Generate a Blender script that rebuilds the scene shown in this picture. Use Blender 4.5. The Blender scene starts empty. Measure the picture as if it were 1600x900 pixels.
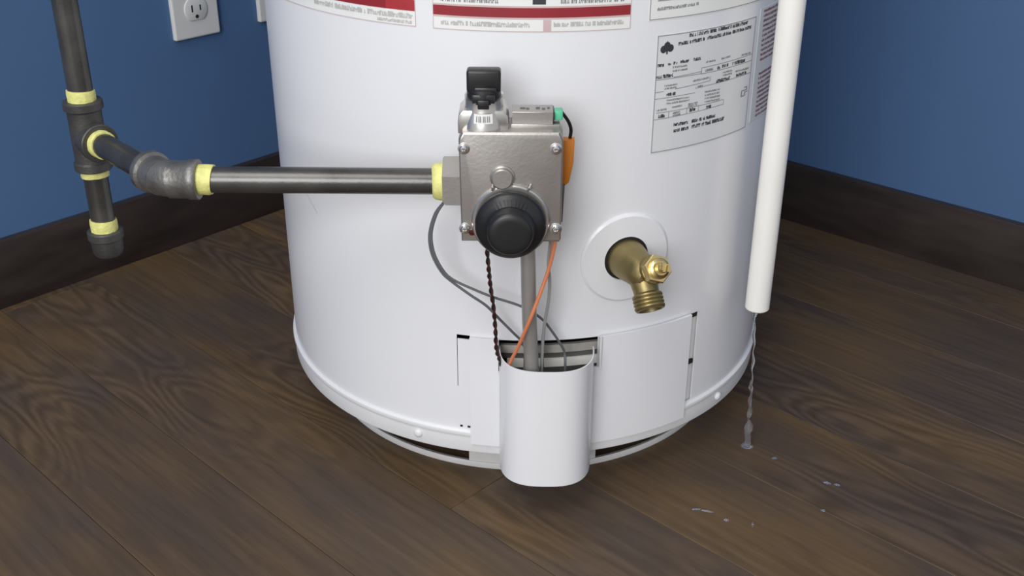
import bpy, bmesh, math, random
from mathutils import Vector, Matrix
random.seed(7)
scene = bpy.context.scene
COL = scene.collection
R = 0.254                                   # radius of the heater jacket (m); its axis is the world z axis
PHI = math.radians(41.3266)                 # turn of the room corner

# ------------------------------------------------------------------ camera
cd = bpy.data.cameras.new('camera'); cam = bpy.data.objects.new('camera', cd); COL.objects.link(cam)
right = Vector((0.99990, 0.01337, 0.00310)); up = Vector((-0.00880, 0.45170, 0.89212)); fwd = Vector((-0.01053, 0.89206, -0.45182))
fwd.normalize(); right = (right - fwd*right.dot(fwd)).normalized(); up = right.cross(fwd)
cam.matrix_world = Matrix(((right.x, up.x, -fwd.x, 0), (right.y, up.y, -fwd.y, -1.12), (right.z, up.z, -fwd.z, 0.6585), (0, 0, 0, 1)))
cd.sensor_width = 36.0; cd.lens = 1747.5*36/1600; cd.clip_start = 0.01
scene.camera = cam

# ------------------------------------------------------------------ world, lights, exposure
w = bpy.data.worlds.new('room_light'); scene.world = w; w.use_nodes = True
w.node_tree.nodes['Background'].inputs[0].default_value = (0.97, 0.98, 1.0, 1)
w.node_tree.nodes['Background'].inputs[1].default_value = 0.60
def area(name, loc, target, sx, sy, power, color):
    l = bpy.data.lights.new(name, 'AREA'); l.shape = 'RECTANGLE'; l.size = sx; l.size_y = sy; l.energy = power; l.color = color
    o = bpy.data.objects.new(name, l); COL.objects.link(o); o.location = loc
    o.rotation_euler = (Vector(target)-Vector(loc)).to_track_quat('-Z', 'Y').to_euler()
    return o
area('ceiling_lamp', (-0.75, -1.45, 2.45), (-0.40, -0.95, 0), 1.3, 1.3, 25, (1.0, 0.975, 0.94))
area('window_daylight', (-0.85, -3.1, 1.45), (0, 0, 0.35), 1.5, 1.5, 57, (0.95, 0.97, 1.0))
scene.view_settings.view_transform = 'Standard'; scene.view_settings.look = 'None'
scene.view_settings.exposure = 0.0; scene.view_settings.gamma = 1.0
scene.view_settings.use_curve_mapping = False

# ------------------------------------------------------------------ materials
def nodes_of(name):
    m = bpy.data.materials.new(name); m.use_nodes = True
    nt = m.node_tree; return m, nt, nt.nodes['Principled BSDF']
def mat(name, col, rough=0.5, metal=0.0, var=0.06, scale=30.0, bump=0.0, bscale=None, coat=0.0, stretch=(1, 1, 1), rvar=0.0):
    m, nt, b = nodes_of(name); N = nt.nodes; L = nt.links
    tc = N.new('ShaderNodeTexCoord'); mp = N.new('ShaderNodeMapping'); mp.inputs['Scale'].default_value = stretch
    no = N.new('ShaderNodeTexNoise'); no.inputs['Scale'].default_value = scale; no.inputs['Detail'].default_value = 4
    L.new(tc.outputs['Object'], mp.inputs['Vector']); L.new(mp.outputs[0], no.inputs['Vector'])
    r = N.new('ShaderNodeValToRGB')
    r.color_ramp.elements[0].position = 0.3; r.color_ramp.elements[1].position = 0.7
    r.color_ramp.elements[0].color = tuple(c*(1-var) for c in col)+(1,); r.color_ramp.elements[1].color = tuple(min(1, c*(1+var)) for c in col)+(1,)
    L.new(no.outputs['Fac'], r.inputs[0]); L.new(r.outputs[0], b.inputs['Base Color'])
    b.inputs['Roughness'].default_value = rough; b.inputs['Metallic'].default_value = metal
    if rvar:
        mr = N.new('ShaderNodeMapRange'); mr.inputs[3].default_value = max(0.02, rough-rvar); mr.inputs[4].default_value = min(1, rough+rvar)
        L.new(no.outputs['Fac'], mr.inputs[0]); L.new(mr.outputs[0], b.inputs['Roughness'])
    if coat: b.inputs['Coat Weight'].default_value = coat; b.inputs['Coat Roughness'].default_value = 0.12
    if bump:
        n2 = N.new('ShaderNodeTexNoise'); n2.inputs['Scale'].default_value = bscale or scale*8; n2.inputs['Detail'].default_value = 3
        bp = N.new('ShaderNodeBump'); bp.inputs['Strength'].default_value = bump; bp.inputs['Distance'].default_value = 0.001
        L.new(mp.outputs[0], n2.inputs['Vector']); L.new(n2.outputs['Fac'], bp.inputs['Height']); L.new(bp.outputs[0], b.inputs['Normal'])
    return m

def wood_floor(name):
    m, nt, b = nodes_of(name); N = nt.nodes; L = nt.links
    tc = N.new('ShaderNodeTexCoord'); oi = N.new('ShaderNodeObjectInfo')
    # every plank takes its own place in the log
    off = N.new('ShaderNodeVectorMath'); off.operation = 'MULTIPLY'
    cx = N.new('ShaderNodeCombineXYZ')
    for i in range(3): L.new(oi.outputs['Random'], cx.inputs[i])
    L.new(cx.outputs[0], off.inputs[0]); off.inputs[1].default_value = (7.3, 3.1, 5.7)
    add = N.new('ShaderNodeVectorMath'); L.new(tc.outputs['Object'], add.inputs[0]); L.new(off.outputs[0], add.inputs[1])
    mp = N.new('ShaderNodeMapping'); mp.inputs['Scale'].default_value = (1.0, 4.2, 1.0); L.new(add.outputs[0], mp.inputs['Vector'])
    big = N.new('ShaderNodeTexNoise'); big.inputs['Scale'].default_value = 2.6; big.inputs['Detail'].default_value = 2.5; big.inputs['Roughness'].default_value = 0.45
    L.new(mp.outputs[0], big.inputs['Vector'])
    mul = N.new('ShaderNodeMath'); mul.operation = 'MULTIPLY'; mul.inputs[1].default_value = 115; L.new(big.outputs['Fac'], mul.inputs[0])
    sn = N.new('ShaderNodeMath'); sn.operation = 'SINE'; L.new(mul.outputs[0], sn.inputs[0])
    # grain strength comes and goes along the plank
    msk = N.new('ShaderNodeTexNoise'); msk.inputs['Scale'].default_value = 3.3; msk.inputs['Detail'].default_value = 1
    L.new(add.outputs[0], msk.inputs['Vector'])
    mr = N.new('ShaderNodeMapRange'); mr.inputs[1].default_value = 0.42; mr.inputs[2].default_value = 0.68; L.new(msk.outputs['Fac'], mr.inputs[0])
    gm = N.new('ShaderNodeMath'); gm.operation = 'MULTIPLY'; L.new(sn.outputs[0], gm.inputs[0]); L.new(mr.outputs[0], gm.inputs[1])
    # fine fibres along the plank
    mp2 = N.new('ShaderNodeMapping'); mp2.inputs['Scale'].default_value = (9, 150, 9); L.new(add.outputs[0], mp2.inputs['Vector'])
    fib = N.new('ShaderNodeTexNoise'); fib.inputs['Scale'].default_value = 1.0; fib.inputs['Detail'].default_value = 5; L.new(mp2.outputs[0], fib.inputs['Vector'])
    # smoky patches
    mp3 = N.new('ShaderNodeMapping'); mp3.inputs['Scale'].default_value = (3.5, 9, 3); L.new(add.outputs[0], mp3.inputs['Vector'])
    pat = N.new('ShaderNodeTexNoise'); pat.inputs['Scale'].default_value = 1.2; pat.inputs['Detail'].default_value = 3; L.new(mp3.outputs[0], pat.inputs['Vector'])
    r = N.new('ShaderNodeValToRGB'); e = r.color_ramp.elements
    e[0].position = 0.36; e[0].color = (0.078, 0.0555, 0.042, 1); e[1].position = 0.66; e[1].color = (0.122, 0.076, 0.037, 1)
    L.new(pat.outputs['Fac'], r.inputs[0])
    v1 = N.new('ShaderNodeMath'); v1.operation = 'MULTIPLY_ADD'; v1.inputs[1].default_value = 0.20; v1.inputs[2].default_value = 1.0; L.new(gm.outputs[0], v1.inputs[0])
    v2 = N.new('ShaderNodeMapRange'); v2.inputs[1].default_value = 0.3; v2.inputs[2].default_value = 0.7; v2.inputs[3].default_value = 0.84; v2.inputs[4].default_value = 1.16; L.new(fib.outputs['Fac'], v2.inputs[0])
    v3 = N.new('ShaderNodeMapRange'); v3.inputs[3].default_value = 0.92; v3.inputs[4].default_value = 1.06; L.new(oi.outputs['Random'], v3.inputs[0])
    p1 = N.new('ShaderNodeMath'); p1.operation = 'MULTIPLY'; L.new(v1.outputs[0], p1.inputs[0]); L.new(v2.outputs[0], p1.inputs[1])
    p2 = N.new('ShaderNodeMath'); p2.operation = 'MULTIPLY'; L.new(p1.outputs[0], p2.inputs[0]); L.new(v3.outputs[0], p2.inputs[1])
    sc = N.new('ShaderNodeVectorMath'); sc.operation = 'SCALE'; L.new(r.outputs[0], sc.inputs[0]); L.new(p2.outputs[0], sc.inputs['Scale'])
    L.new(sc.outputs[0], b.inputs['Base Color'])
    b.inputs['Roughness'].default_value = 0.50; b.inputs['Specular IOR Level'].default_value = 0.32
    bp = N.new('ShaderNodeBump'); bp.inputs['Strength'].default_value = 0.12; bp.inputs['Distance'].default_value = 0.001
    L.new(p1.outputs[0], bp.inputs['Height']); L.new(bp.outputs[0], b.inputs['Normal'])
    return m

M = {}
M['wall'] = mat('blue_wall_paint', (0.068, 0.140, 0.285), 0.66, var=0.03, scale=3, bump=0.10, bscale=260)
M['plank'] = wood_floor('dark_wood_plank')
M['subfloor'] = mat('dark_subfloor', (0.02, 0.016, 0.013), 0.9)
M['base'] = mat('dark_baseboard_wood', (0.036, 0.027, 0.0235), 0.40, var=0.35, scale=9, bump=0.05, bscale=60, stretch=(1, 1, 5))
M['enamel'] = mat('white_enamel', (0.775, 0.775, 0.795), 0.24, var=0.012, scale=5)
M['skirt'] = mat('white_painted_steel', (0.77, 0.77, 0.775), 0.38, var=0.03, scale=14)
M['lip'] = mat('white_pressed_ring', (0.62, 0.60, 0.585), 0.5, var=0.06, scale=16)
M['dark'] = mat('cavity_shade_black', (0.012, 0.011, 0.010), 0.8)  # near-black colour stands in for the shade inside base and chamber
M['galv'] = mat('galvanised_steel', (0.52, 0.49, 0.44), 0.42, 0.35, var=0.3, scale=45, stretch=(1, 1, 0.3), rvar=0.12)
M['galvd'] = mat('dull_grey_steel', (0.125, 0.122, 0.113), 0.5, 0.3, var=0.2, scale=40)
M['cream'] = mat('cream_painted_tab', (0.88, 0.86, 0.80), 0.4, var=0.03)
M['zinc'] = mat('die_cast_zinc', (0.43, 0.405, 0.38), 0.40, 0.80, var=0.06, scale=22, bump=0.12, bscale=420, rvar=0.07)
M['zincs'] = mat('polished_zinc', (0.62, 0.60, 0.57), 0.28, 0.9, var=0.06, scale=30, rvar=0.06)
M['chrome'] = mat('bright_screw_steel', (0.72, 0.71, 0.70), 0.2, 1.0, var=0.05)
M['black'] = mat('black_plastic', (0.0125, 0.0125, 0.0135), 0.36, var=0.15, scale=60)
M['iron'] = mat('black_iron_pipe', (0.10, 0.096, 0.09), 0.29, 0.65, var=0.28, scale=28, bump=0.10, bscale=300, stretch=(1, 1, 1), rvar=0.1)
M['fitting'] = mat('malleable_iron', (0.19, 0.182, 0.17), 0.40, 0.65, var=0.22, scale=60, bump=0.35, bscale=380, rvar=0.1)
M['fitdark'] = mat('dark_malleable_iron', (0.075, 0.073, 0.070), 0.46, 0.5, var=0.25, scale=50, bump=0.3, bscale=380, rvar=0.1)
M['tape'] = mat('pale_yellow_thread_tape', (0.74, 0.72, 0.25), 0.55, var=0.13, scale=160, bump=0.5, bscale=500)
M['brass'] = mat('dull_brass', (0.31, 0.245, 0.11), 0.42, 0.85, var=0.15, scale=50, bump=0.12, bscale=400, rvar=0.08)
M['brassb'] = mat('bright_brass', (0.70, 0.56, 0.28), 0.28, 1.0, var=0.06, scale=50)
M['rubber'] = mat('black_gasket', (0.010, 0.009, 0.008), 0.7)
M['pvc'] = mat('ivory_white_pipe', (0.83, 0.81, 0.77), 0.34, var=0.025, scale=20)
M['plate'] = mat('white_wall_plate', (0.66, 0.66, 0.64), 0.42, var=0.02)
M['slot'] = mat('black_socket_slot', (0.01, 0.01, 0.01), 0.7)
M['label'] = mat('white_label_film', (0.80, 0.80, 0.775), 0.33, var=0.012)
M['label2'] = mat('silver_white_label_film', (0.70, 0.705, 0.71), 0.32, var=0.02)
M['red'] = mat('red_label_ink', (0.40, 0.030, 0.040), 0.4, var=0.1, scale=40)
M['redd'] = mat('dark_red_label_ink', (0.27, 0.018, 0.026), 0.4)
M['ink'] = mat('black_label_ink', (0.035, 0.037, 0.042), 0.5)
M['inkg'] = mat('grey_label_ink', (0.24, 0.24, 0.24), 0.5)
M['inkp'] = mat('pale_grey_label_ink', (0.50, 0.49, 0.47), 0.5)
M['inkpink'] = mat('pinkish_label_ink', (0.58, 0.44, 0.43), 0.5)
M['inkr'] = mat('brown_red_label_ink', (0.30, 0.13, 0.11), 0.5)
M['green'] = mat('green_plastic_plug', (0.10, 0.50, 0.29), 0.45)
M['orange'] = mat('orange_plastic', (0.62, 0.20, 0.015), 0.5, var=0.1)
M['worange'] = mat('orange_wire_sleeve', (0.72, 0.23, 0.10), 0.45)
M['wgrey'] = mat('grey_wire_sleeve', (0.13, 0.135, 0.14), 0.45)
M['wlgrey'] = mat('pale_grey_wire_sleeve', (0.32, 0.32, 0.31), 0.4)
M['wblack'] = mat('black_wire_sleeve', (0.012, 0.011, 0.011), 0.4)
M['wred'] = mat('dark_red_wire_sleeve', (0.065, 0.012, 0.011), 0.4)
M['tube'] = mat('brushed_aluminium_tube', (0.40, 0.385, 0.365), 0.34, 0.45, var=0.10, scale=60, stretch=(1, 1, 0.1))
M['pinkcap'] = mat('pinkish_crimp_sleeve', (0.36, 0.23, 0.20), 0.5)
M['led'] = mat('dark_red_window', (0.06, 0.008, 0.010), 0.25)
M['scuff'] = mat('grey_scuff', (0.55, 0.54, 0.55), 0.5)
m, nt, b = nodes_of('clear_water'); M['water'] = m
b.inputs['Base Color'].default_value = (0.97, 0.98, 1.0, 1); b.inputs['Transmission Weight'].default_value = 0.95; b.inputs['IOR'].default_value = 1.33; b.inputs['Roughness'].default_value = 0.07
nw = nt.nodes.new('ShaderNodeTexNoise'); nw.inputs['Scale'].default_value = 180
bw = nt.nodes.new('ShaderNodeBump'); bw.inputs['Strength'].default_value = 0.25; bw.inputs['Distance'].default_value = 0.001
nt.links.new(nw.outputs['Fac'], bw.inputs['Height']); nt.links.new(bw.outputs[0], b.inputs['Normal'])

# ------------------------------------------------------------------ mesh helpers
def link(name, bm, mt, parent=None, smooth=35, recalc=True):
    if recalc: bmesh.ops.recalc_face_normals(bm, faces=bm.faces)
    me = bpy.data.meshes.new(name); bm.to_mesh(me); bm.free()
    if smooth:
        me.polygons.foreach_set('use_smooth', [True]*len(me.polygons)); me.set_sharp_from_angle(angle=math.radians(smooth))
    me.materials.append(M[mt])
    o = bpy.data.objects.new(name, me); COL.objects.link(o)
    if parent: o.parent = parent
    return o
def empty(name, loc=(0, 0, 0)):
    o = bpy.data.objects.new(name, None); COL.objects.link(o); o.location = loc; o.empty_display_size = 0.05
    return o
def tag(o, label, cat=None, group=None, kind=None):
    o['label'] = label
    if cat: o['category'] = cat
    if group: o['group'] = group
    if kind: o['kind'] = kind
    return o
def frame_of(d, hint=(0, 0, 1)):
    d = Vector(d).normalized(); h = Vector(hint)
    if abs(d.dot(h)) > 0.98: h = Vector((1, 0, 0))
    a = d.cross(h).normalized(); return a, d.cross(a).normalized(), d
def lathe(bm, prof, org, d, seg=48, hint=(0, 0, 1), cap0=True, cap1=True):
    """prof: list of (distance along d, radius)"""
    a, c, d = frame_of(d, hint); org = Vector(org); rings = []
    for t, r in prof:
        rings.append([bm.verts.new(org + d*t + (a*math.cos(2*math.pi*i/seg) + c*math.sin(2*math.pi*i/seg))*r) for i in range(seg)])
    for k in range(len(rings)-1):
        for i in range(seg):
            j = (i+1) % seg; bm.faces.new((rings[k][i], rings[k][j], rings[k+1][j], rings[k+1][i]))
    if cap0: bm.faces.new(rings[0])
    if cap1: bm.faces.new(rings[-1])
def ring_lathe(bm, prof, seg=192, org=(0, 0, 0), d=(0, 0, 1)):
    """closed profile around an axis"""
    a, c, d = frame_of(d); org = Vector(org); rings = []
    for t, r in prof:
        rings.append([bm.verts.new(org + d*t + (a*math.cos(2*math.pi*i/seg) + c*math.sin(2*math.pi*i/seg))*r) for i in range(seg)])
    n = len(rings)
    for k in range(n):
        for i in range(seg):
            j = (i+1) % seg; q = (k+1) % n
            bm.faces.new((rings[k][i], rings[k][j], rings[q][j], rings[q][i]))
def spline(pts, n=8):
    P = [Vector(p) for p in pts]; P = [P[0]*2-P[1]] + P + [P[-1]*2-P[-2]]; out = []
    for i in range(1, len(P)-2):
        p0, p1, p2, p3 = P[i-1:i+3]
        for k in range(n):
            t = k/n
            out.append(0.5*((2*p1) + (p2-p0)*t + (2*p0-5*p1+4*p2-p3)*t*t + (3*p1-p0-3*p2+p3)*t**3))
    out.append(P[-2]); return out
def sweep(bm, pts, rad, seg=12, cap=True, rfun=None):
    pts = [Vector(p) for p in pts]; n = len(pts); prev = None; rings = []
    for i, p in enumerate(pts):
        d = (pts[min(i+1, n-1)] - pts[max(i-1, 0)]).normalized()
        if prev is None: a = frame_of(d)[0]
        else: a = (prev - d*prev.dot(d)).normalized()
        prev = a; c = d.cross(a); r = rfun(i/(n-1)) if rfun else rad
        rings.append([bm.verts.new(p + (a*math.cos(2*math.pi*k/seg) + c*math.sin(2*math.pi*k/seg))*r) for k in range(seg)])
    for i in range(n-1):
        for k in range(seg):
            j = (k+1) % seg; bm.faces.new((rings[i][k], rings[i][j], rings[i+1][j], rings[i+1][k]))
    if cap: bm.faces.new(rings[0]); bm.faces.new(rings[-1])
def box(bm, x0, x1, y0, y1, z0, z1, bev=0.0, seg=2):
    b = bmesh.new()
    bmesh.ops.create_cube(b, size=1)
    for v in b.verts: v.co = Vector(((x0+x1)/2 + v.co.x*(x1-x0), (y0+y1)/2 + v.co.y*(y1-y0), (z0+z1)/2 + v.co.z*(z1-z0)))
    if bev: bmesh.ops.bevel(b, geom=b.edges[:], offset=bev, segments=seg, profile=0.5, affect='EDGES')
    merge(bm, b)
def merge(bm, b, mtx=None):
    mp = {}
    for v in b.verts: mp[v] = bm.verts.new(mtx @ v.co if mtx else v.co)
    for f in b.faces: bm.faces.new([mp[v] for v in f.verts])
    b.free()
def prism(bm, poly, y0, y1, bev=0.0, seg=2):
    """poly in (x,z), extruded along y from y0 (front) to y1"""
    b = bmesh.new()
    A = [b.verts.new((x, y0, z)) for x, z in poly]; B = [b.verts.new((x, y1, z)) for x, z in poly]
    f = b.faces.new(A); b.faces.new(B[::-1]); n = len(poly)
    for i in range(n): b.faces.new((A[i], B[i], B[(i+1) % n], A[(i+1) % n]))
    bmesh.ops.recalc_face_normals(b, faces=b.faces)
    if bev:
        ed = [e for e in b.edges if all(abs(v.co.y-y0) < 1e-7 for v in e.verts)]
        bmesh.ops.bevel(b, geom=ed, offset=bev, segments=seg, profile=0.5, affect='EDGES')
    merge(bm, b)
def round_rect(x0, x1, z0, z1, r, n=6):
    out = []
    for cx, cz, a0 in ((x1-r, z1-r, 0), (x0+r, z1-r, 90), (x0+r, z0+r, 180), (x1-r, z0+r, 270)):
        for k in range(n+1):
            a = math.radians(a0+90*k/n); out.append((cx+r*math.cos(a), cz+r*math.sin(a)))
    return out
def cp(th, z, r=R):
    t = math.radians(th); return Vector((r*math.sin(t), -r*math.cos(t), z))
def breaks(lo, hi, step, extra=()):
    n = max(1, round((hi-lo)/step)); s = {round(lo+(hi-lo)*i/n, 4) for i in range(n+1)}
    for e in extra:
        e = round(e, 4); s = {x for x in s if abs(x-e) > 0.25*step or x in (round(lo, 4), round(hi, 4)) or x in extra}; s.add(e)
    return sorted(s)
def sheet(bm, r0, r1, ths, zs, skip=None, closed=False):
    """curved sheet of metal between radii r0 < r1 on a (angle, height) grid with cut-outs"""
    nt_, nz = len(ths), len(zs); V = {}
    def v(i, k, s):
        i = i % (nt_-1) if closed else i
        if (i, k, s) not in V: V[i, k, s] = bm.verts.new(cp(ths[i], zs[k], r1 if s else r0))
        return V[i, k, s]
    cells = {(i, k) for i in range(nt_-1) for k in range(nz-1) if not (skip and skip((ths[i]+ths[i+1])/2, (zs[k]+zs[k+1])/2))}
    for i, k in cells:
        bm.faces.new((v(i, k, 1), v(i+1, k, 1), v(i+1, k+1, 1), v(i, k+1, 1)))
        bm.faces.new((v(i, k, 0), v(i, k+1, 0), v(i+1, k+1, 0), v(i+1, k, 0)))
        w_ = nt_-1
        for (di, dk, a, c) in ((-1, 0, (0, 0), (0, 1)), (1, 0, (1, 0), (1, 1)), (0, -1, (0, 0), (1, 0)), (0, 1, (0, 1), (1, 1))):
            ni = (i+di) % w_ if closed else i+di
            if (ni, k+dk) not in cells:
                bm.faces.new((v(i+a[0], k+a[1], 0), v(i+c[0], k+c[1], 0), v(i+c[0], k+c[1], 1), v(i+a[0], k+a[1], 1)))

# ------------------------------------------------------------------ room: floor, walls, baseboards
UL = Vector((math.sin(PHI), math.cos(PHI), 0))       # along the left wall (towards the corner)
UR = Vector((math.cos(PHI), -math.sin(PHI), 0))      # along the right wall (away from the corner)
NL, NR = -UR, UL                                     # outward normals of the two walls
DL, DR, BT, BH = 0.5619, 0.5654, 0.012, 0.0875       # baseboard faces from the heater axis, board thickness and height
def room(u, v, z): return UR*u + UL*v + Vector((0, 0, z))
def slab(name, u0, u1, v0, v1, z0, z1, mt, bev=0.0):
    bm = bmesh.new(); box(bm, u0, u1, v0, v1, z0, z1, bev)
    mtx = Matrix((( UR.x, UL.x, 0, 0), (UR.y, UL.y, 0, 0), (0, 0, 1, 0), (0, 0, 0, 1)))
    bmesh.ops.transform(bm, matrix=mtx, verts=bm.verts)
    return link(name, bm, mt)
FU, FV = 1.75, -2.0
o = slab('wall_left', -DL-BT-0.1, -DL-BT, FV, DR+BT+0.1, -0.02, 2.5, 'wall'); tag(o, 'blue painted wall on the left with a socket', kind='structure')
o = slab('wall_right', -DL-BT, FU, DR+BT, DR+BT+0.1, -0.02, 2.5, 'wall'); tag(o, 'blue painted wall on the right', kind='structure')
o = slab('baseboard_left', -DL-BT, -DL, FV, DR, 0.0, BH, 'base', 0.0015); tag(o, 'dark brown wooden baseboard along the left wall', kind='structure')
o = slab('baseboard_right', -DL-BT, FU, DR, DR+BT, 0.0, BH, 'base', 0.0015); tag(o, 'dark brown wooden baseboard along the right wall', kind='structure')
floor = slab('floor', -DL-BT, FU, FV, DR+BT, -0.03, -0.009, 'subfloor'); tag(floor, 'floor of dark brown wooden planks', kind='structure')
# planks run nearly along the right wall
pa = math.radians(-1.9)
PX = (UR*math.cos(pa) + UL*math.sin(pa)); PY = (UL*math.cos(pa) - UR*math.sin(pa))
PW, PL = 0.1205, 1.22
JOINT = {0: 0.142, -1: 0.68, -2: 0.63, -3: 0.76, -4: 0.33, 1: 0.02, 2: -0.10, 3: 0.06, 4: -0.26, 5: -0.20, 6: -0.30}   # end joints
rowv = -0.249                                        # seam nearest to the front of the heater
for row in range(-15, 9):
    v0 = rowv + row*PW
    shift = JOINT.get(row, 0.142 + ((row*0.437) % 1.0)*PL)
    for k in range(-3, 3):
        x0 = shift + k*PL; x1 = x0+PL
        if x1 < -0.75 or x0 > FU+0.1 or v0 > DR+0.12 or v0+PW < FV-0.1: continue
        bm = bmesh.new(); g = 0.00022
        org = PX*((x0+x1)/2) + PY*(v0+PW/2)
        box(bm, -PL/2+g, PL/2-g, -PW/2+g, PW/2-g, -0.009, 0.0, 0.0005, 1)
        rot = Matrix(((PX.x, PY.x, 0), (PX.y, PY.y, 0), (0, 0, 1)))
        for n_, d_ in ((NL, DL+BT), (NR, DR+BT), (-NL, FU), (-NR, -FV)):   # cut off at the walls
            ln = rot.transposed() @ n_; co = rot.transposed() @ (n_*d_ - org)
            r_ = bmesh.ops.bisect_plane(bm, geom=bm.verts[:]+bm.edges[:]+bm.faces[:], plane_co=co, plane_no=ln, clear_outer=True)
            ce = [e for e in r_['geom_cut'] if isinstance(e, bmesh.types.BMEdge)]
            if ce: bmesh.ops.holes_fill(bm, edges=ce)
        if len(bm.faces) < 4: bm.free(); continue
        o = link('plank', bm, 'plank', floor, smooth=0); o.matrix_local = Matrix.Translation(org) @ rot.to_4x4()

# ------------------------------------------------------------------ the water heater
H = empty('water_heater'); tag(H, 'white cylindrical gas water heater standing on the wooden floor', 'water heater')
ZB, ZT = 0.0658, 1.42                                # bottom bead and top of the jacket
OP0, OP1, OZ0, OZ1 = -4.9, 15.3, 0.070, 0.1675       # burner opening
SL0, SL1 = -13.6, -10.85                             # strap slot left of the opening
SR0, SR1 = 37.3, 40.1                                # slot at the right edge of the access panel
ex = [OP0, OP1, SL0, SL0+0.14, SL1-0.10, SL1, SR0, SR1]
ths = breaks(-180, 180, 2.0, ex); zs = sorted({ZB, 0.070, 0.073, 0.1, 0.115, 0.13, 0.15, 0.1652, OZ1, 0.1695} | {round(0.2+0.05*i, 3) for i in range(25)} | {ZT})
def jskip(t, z):
    if OP0 < t < OP1 and OZ0 < z < OZ1: return True
    if SL0 < t < SL1 and 0.1652 < z < 0.1695: return True
    if SL0 < t < SL0+0.14 and 0.115 < z < 0.1652: return True
    if SL1-0.10 < t < SL1 and 0.073 < z < 0.1652: return True
    if SR0 < t < SR1 and 0.070 < z < OZ1: return True
    return False
bm = bmesh.new(); sheet(bm, R-0.0012, R, ths, zs, jskip, closed=True)
link('jacket', bm, 'enamel', H)
bm = bmesh.new(); ring_lathe(bm, [(ZT-0.004, R-0.02), (ZT-0.004, R+0.001), (ZT+0.006, R+0.001), (ZT+0.012, R-0.004), (ZT+0.012, R-0.02)])
lathe(bm, [(ZT+0.002, R-0.015), (ZT+0.010, R-0.015)], (0, 0, 0), (0, 0, 1), 96); link('lid', bm, 'skirt', H)
# skirt under the jacket: rolled bead, band and curled edge
bm = bmesh.new()
ring_lathe(bm, [(ZB-0.0045, R-0.001), (ZB-0.0035, R+0.0022), (ZB-0.001, R+0.0032), (ZB+0.0015, R+0.0028), (ZB+0.003, R+0.0008), (ZB+0.003, R-0.001)])
link('bead', bm, 'skirt', H)
bm = bmesh.new()
ring_lathe(bm, [(ZB-0.004, R+0.0012), (0.0465, R+0.0014), (0.0450, R+0.0008), (0.0442, R-0.0015), (0.0442, R-0.045), (0.0475, R-0.045), (0.0475, R-0.003), (ZB-0.004, R-0.003)])
link('skirt_band', bm, 'skirt', H)
# base ring with air slots
RB = 0.2157
bth = breaks(-180, 180, 3.0, [-44.0, -14.1, 19.6, 46.0])
bm = bmesh.new()
sheet(bm, RB-0.0015, RB, bth, [0.0, 0.0063, 0.012, 0.030, 0.046], lambda t, z: (-44 < t < -14.1 or 19.6 < t < 46.0) and 0.0063 < z < 0.030, closed=True)
link('base_ring', bm, 'lip', H)
bm = bmesh.new(); ring_lathe(bm, [(0.0, RB-0.001), (0.0, RB+0.0016), (0.0035, RB+0.0022), (0.0063, RB+0.0012), (0.0063, RB-0.001)]); link('base_lip', bm, 'lip', H)
bm = bmesh.new(); lathe(bm, [(0.001, RB-0.02), (0.045, RB-0.02)], (0, 0, 0), (0, 0, 1), 96); link('base_shade_core', bm, 'dark', H)  # drum added inside; its black colour is the shade behind the air slots
# screws in the skirt
for th in (-22.8, 49.9, 118, -100, 175):
    p = cp(th, 0.0555, R+0.0012); n = cp(th, 0, 1.0); bm = bmesh.new()
    lathe(bm, [(0, 0.0044), (0.0010, 0.0044), (0.0024, 0.0034), (0.0030, 0.0018), (0.0030, 0.0001)], p, n, 20)
    s_ = link('screw', bm, 'skirt', H)
# access panel over the burner chamber
PT0, PT1, PZ0, PZ1 = -10.75, 37.25, 0.0560, 0.1690
pth = breaks(PT0, PT1, 1.0, [OP0, -3.0, 12.0, OP1]); pz = [PZ0, 0.0565, 0.0600, 0.072, 0.1, 0.138, 0.15, OZ1, PZ1]
bm = bmesh.new(); sheet(bm, R+0.0016, R+0.0042, pth, pz, lambda t, z: (OP0 < t < OP1 and z > 0.138) or (-3.0 < t < 12.0 and z > 0.060))
ap = link('access_panel', bm, 'enamel', H)
# turned-out edges at both sides of the opening
for th in (OP0-0.12, OP1+0.12):
    a = cp(th, 0, R+0.004); bm = bmesh.new(); n = cp(th, 0, 1); t = Vector((n.y, -n.x, 0))*-1
    q = [a - t*0.0007, a + t*0.0007, a + t*0.0007 + n*0.003, a - t*0.0007 + n*0.003]
    A = [bm.verts.new(Vector((c.x, c.y, 0.1385))) for c in q]; B = [bm.verts.new(Vector((c.x, c.y, 0.1700))) for c in q]
    bm.faces.new(A); bm.faces.new(B)
    for i in range(4): bm.faces.new((A[i], A[(i+1) % 4], B[(i+1) % 4], B[i]))
    link('panel_edge', bm, 'skirt', ap, smooth=0)
# strap in the slot at the right: a recessed strip with clips
bm = bmesh.new(); sheet(bm, R-0.0042, R-0.0030, breaks(SR0-1.0, SR1+0.8, 0.8), [0.066, 0.1, 0.14, 0.166]); st = link('slot_strip', bm, 'skirt', H)
for z in (0.1645, 0.1135):
    bm = bmesh.new(); sheet(bm, R-0.0030, R-0.0008, [SR0+0.5, SR1-0.25], [z-0.0022, z+0.0022]); link('clip', bm, 'rubber', st, smooth=0)
# small dark clip at the lower end of the left slot
for th, wd in ((-13.2, 0.5), (-11.6, 1.0)):
    bm = bmesh.new(); sheet(bm, R-0.0005, R+0.0008, [th, th+wd], [0.0716, 0.0732]); link('clip', bm, 'rubber', H, smooth=0)
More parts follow.
